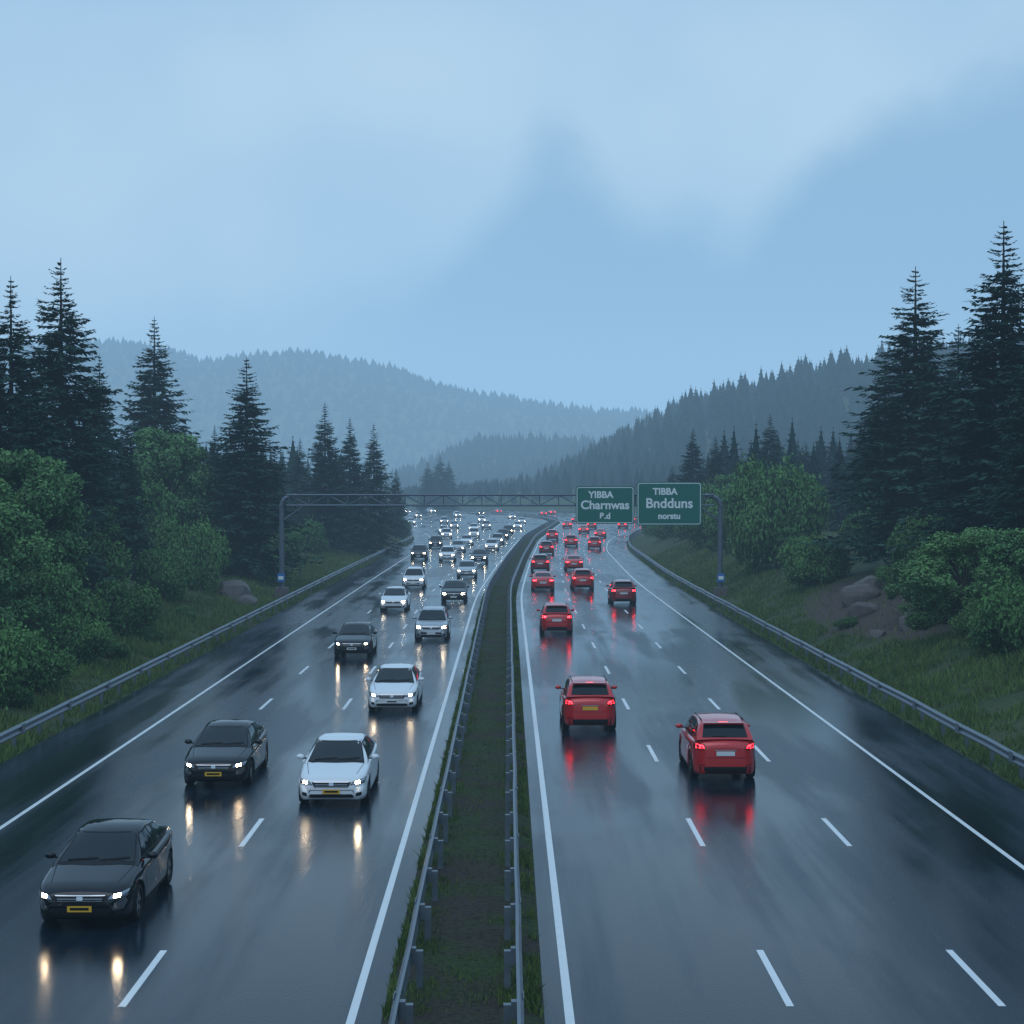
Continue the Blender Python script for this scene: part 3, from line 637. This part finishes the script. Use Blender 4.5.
scatter_forest('hillside_forest',lodH,pts_grid(-70,420,340,620,7.5,lambda a,b:a>(float(re_(b))+10 if b<420*K else -60),hh),M['forest'])
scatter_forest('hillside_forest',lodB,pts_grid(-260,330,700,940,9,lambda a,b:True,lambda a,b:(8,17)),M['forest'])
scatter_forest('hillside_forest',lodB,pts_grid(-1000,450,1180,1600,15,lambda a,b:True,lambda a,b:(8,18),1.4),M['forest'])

def grass(name,areas,n,h0,h1,wd):
    xs=[];ys_=[]
    for (fa,fb,d0,d1,w_) in areas:
        k=int(n*w_); u=rng.random(k); d=(d0+(d1-d0)*rng.random(k)**1.6)*K; 
        xs.append(fa(d)*(1-u)+fb(d)*u); ys_.append(d)
    x=np.concatenate(xs); y=np.concatenate(ys_); keep=vnoise(x,y,1.4,9)+.6*vnoise(x,y,.5,4)>.62
    keep&=(((x-SOIL[0])/SOIL[2])**2+((y-SOIL[1])/SOIL[3])**2>.75)|(rng.random(len(x))<.1)
    x=x[keep];y=y[keep]
    k=len(x); z=np.where(np.abs(x-sh(y)+.65)<1.3,.04,Hgt(x,y)); h=h0+(h1-h0)*rng.random(k); an=rng.random(k)*6.28; le_=rng.normal(size=(k,2))*.35
    wv=np.stack([np.cos(an),np.sin(an),np.zeros(k)],1)*wd; p=np.stack([x,y,z-.02],1)
    tip=p+np.stack([le_[:,0]*h,le_[:,1]*h,h],1)
    V=np.stack([p-wv*1.2,p+wv*1.2,tip],1).reshape(-1,3); F=np.arange(len(V)).reshape(-1,3)
    obj_from(name,np_mesh(name,V,F,[M['grass']],rng.random(k)))
grass('verge_grass',[(lambda d:le(d)-2.9,lambda d:le(d)-9,20,115,1.),(lambda d:re_(d)+2.9,lambda d:re_(d)+9,17,115,1.)],80000,.12,.42,.022)
grass('median_grass',[(lambda d:sh(d)-1.9,lambda d:sh(d)-1.2,10,80,1),(lambda d:sh(d)-.15,lambda d:sh(d)+.5,10,80,1),(lambda d:sh(d)-1.3,lambda d:sh(d)+0,10,80,.5)],30000,.05,.2,.014)

def rock(x,y,s,seed):
    import bmesh
    bm=bmesh.new(); bmesh.ops.create_icosphere(bm,subdivisions=3,radius=1)
    g=random.Random(seed); ax=[Vector((g.gauss(0,1),g.gauss(0,1),g.gauss(0,1))).normalized() for _ in range(16)]
    for v in bm.verts:
        for a in ax:
            dd=v.co.dot(a)-.68
            if dd>0: v.co-=a*dd
        v.co.z*=.75
    me=bpy.data.meshes.new('rock'); bm.to_mesh(me); bm.free(); me.materials.append(M['rock'])
    obj_from('rock',me,None,(x,y,float(Hgt(x,y))+.15*s),g.uniform(0,6),s)
rock(-18.6,68*K,1.7,1); rock(-17.3,66.5*K,.8,2)
rock(18.4,52*K,1.0,3); rock(19.6,55*K,1.3,4); rock(17.6,47.5*K,.5,5); rock(20.8,57*K,1.2,6); rock(18.9,47*K,.7,7); rock(17.3,51*K,.4,8)

# ------------------------------------------------------------------ fog volume
fm=bpy.data.materials.new('emissive_haze'); fm.use_nodes=True; nt=fm.node_tree; nt.nodes.clear()
out=N(nt,'ShaderNodeOutputMaterial'); ab=N(nt,'ShaderNodeVolumeAbsorption'); em=N(nt,'ShaderNodeEmission'); ad=N(nt,'ShaderNodeAddShader')
SG=.0007/K
ab.inputs['Color'].default_value=(0,0,0,1); ab.inputs['Density'].default_value=SG
em.inputs['Color'].default_value=(.29,.525,.78,1); em.inputs['Strength'].default_value=SG  # fog glows evenly by itself, standing in for daylight scattered in it
nt.links.new(ab.outputs[0],ad.inputs[0]); nt.links.new(em.outputs[0],ad.inputs[1]); nt.links.new(ad.outputs[0],out.inputs['Volume'])
mb=MB(); mb.box((0,4500,120),(11800,10400,400),fm); obj_from('fog',mb.mesh('fog'))

# ------------------------------------------------------------------ world
w=bpy.data.worlds.new('World'); scn.world=w; w.use_nodes=True; nt=w.node_tree; L=nt.links.new
bg=nt.nodes['Background']; tc=N(nt,'ShaderNodeTexCoord'); sp=N(nt,'ShaderNodeSeparateXYZ'); L(tc.outputs['Generated'],sp.inputs[0])
def MA(op,a,b=None,c=None,clamp=False):
    n=N(nt,'ShaderNodeMath',operation=op,use_clamp=clamp)
    for i,v in enumerate((a,b,c)):
        if v is None: continue
        if isinstance(v,(int,float)): n.inputs[i].default_value=v
        else: L(v,n.inputs[i])
    return n.outputs[0]
def MR(v,a,b,c,d):
    n=N(nt,'ShaderNodeMapRange',interpolation_type='SMOOTHSTEP')
    L(v,n.inputs[0])
    for i,q in enumerate((a,b,c,d)): n.inputs[i+1].default_value=q
    return n.outputs[0]
ya=MA('ADD',MA('ABSOLUTE',sp.outputs[1]),.02)
az=MA('MULTIPLY',MA('DIVIDE',sp.outputs[0],ya),K); el=MA('MULTIPLY',MA('DIVIDE',sp.outputs[2],ya),K)
nz=N(nt,'ShaderNodeTexNoise'); nz.inputs['Scale'].default_value=8; nz.inputs['Detail'].default_value=4; nz.inputs['Roughness'].default_value=.5; L(tc.outputs['Generated'],nz.inputs['Vector'])
nb=N(nt,'ShaderNodeTexNoise'); nb.inputs['Scale'].default_value=3.6; nb.inputs['Detail'].default_value=3; L(tc.outputs['Generated'],nb.inputs['Vector'])
cr=N(nt,'ShaderNodeValToRGB'); L(MA('MULTIPLY_ADD',az,.5,.5),cr.inputs[0]); cr.color_ramp.interpolation='B_SPLINE'
E=[(-508,.16),(-200,.20),(-60,.23),(0,.31),(50,.39),(110,.33),(200,.26),(260,.29),(340,.36),(430,.40),(516,.46)]
els=cr.color_ramp.elements
for i,(px,v) in enumerate(E):
    e=els[i] if i<2 else els.new(.5)
for i,(px,v) in enumerate(E):
    e=els[i]; e.position=px/1000*.5+.5; e.color=(v,v,v,1)
edge=MA('ADD',cr.outputs[0],MA('MULTIPLY_ADD',nz.outputs['Fac'],.2,-.1))
df=MA('SUBTRACT',el,edge)
mask=MR(df,-.07,.025,1,0)
mask=MA('MULTIPLY',mask,MR(el,.02,.22,.0,1))
mask=MA('MULTIPLY',mask,MR(az,-.45,.1,.4,1))
def mixc(f,a,b):
    n=N(nt,'ShaderNodeMix',data_type='RGBA'); L(f,n.inputs[0])
    for s,v in((6,a),(7,b)):
        if isinstance(v,tuple): n.inputs[s].default_value=(*v,1)
        else: L(v,n.inputs[s])
    return n.outputs[2]
hz=mixc(MR(el,.0,.30,0,1),(.48,.69,.88),(.44,.63,.81))
up=mixc(MR(nb.outputs['Fac'],.38,.62,0,1),hz,(.57,.74,.87))
up=mixc(MR(el,.36,.62,0,1),up,(.33,.53,.76))
cl=mixc(mask,up,(.265,.445,.64))
sk=N(nt,'ShaderNodeTexSky',sky_type='NISHITA'); sk.sun_disc=False; sk.sun_elevation=R(55); sk.sun_rotation=R(200)
sm=N(nt,'ShaderNodeVectorMath',operation='SCALE'); L(sk.outputs[0],sm.inputs[0]); sm.inputs['Scale'].default_value=.004
ac=N(nt,'ShaderNodeVectorMath',operation='ADD'); L(cl,ac.inputs[0]); L(sm.outputs[0],ac.inputs[1]); L(ac.outputs[0],bg.inputs['Color'])
bg.inputs['Strength'].default_value=1.0
# soft sun behind thick cloud, high behind the viewer
sl=bpy.data.lights.new('sun','SUN'); sl.energy=.5; sl.angle=R(40); sl.color=(.9,.95,1)
so=bpy.data.objects.new('sun',sl); COL.objects.link(so); so.rotation_euler=(R(35),0,R(-20))
# ------------------------------------------------------------------ camera
cam=bpy.data.cameras.new('camera'); co=bpy.data.objects.new('camera',cam); COL.objects.link(co); scn.camera=co
cam.sensor_width=36; cam.lens=1000*K/1024*36; cam.clip_end=20000; cam.clip_start=.1
co.location=(0,0,8); co.rotation_euler=(R(90)-math.atan(24/1000/K),0,-math.atan(4/1000/K))
scn.view_settings.view_transform='Standard'; scn.view_settings.look='None'; scn.view_settings.exposure=0
print('objs',len(bpy.data.objects))
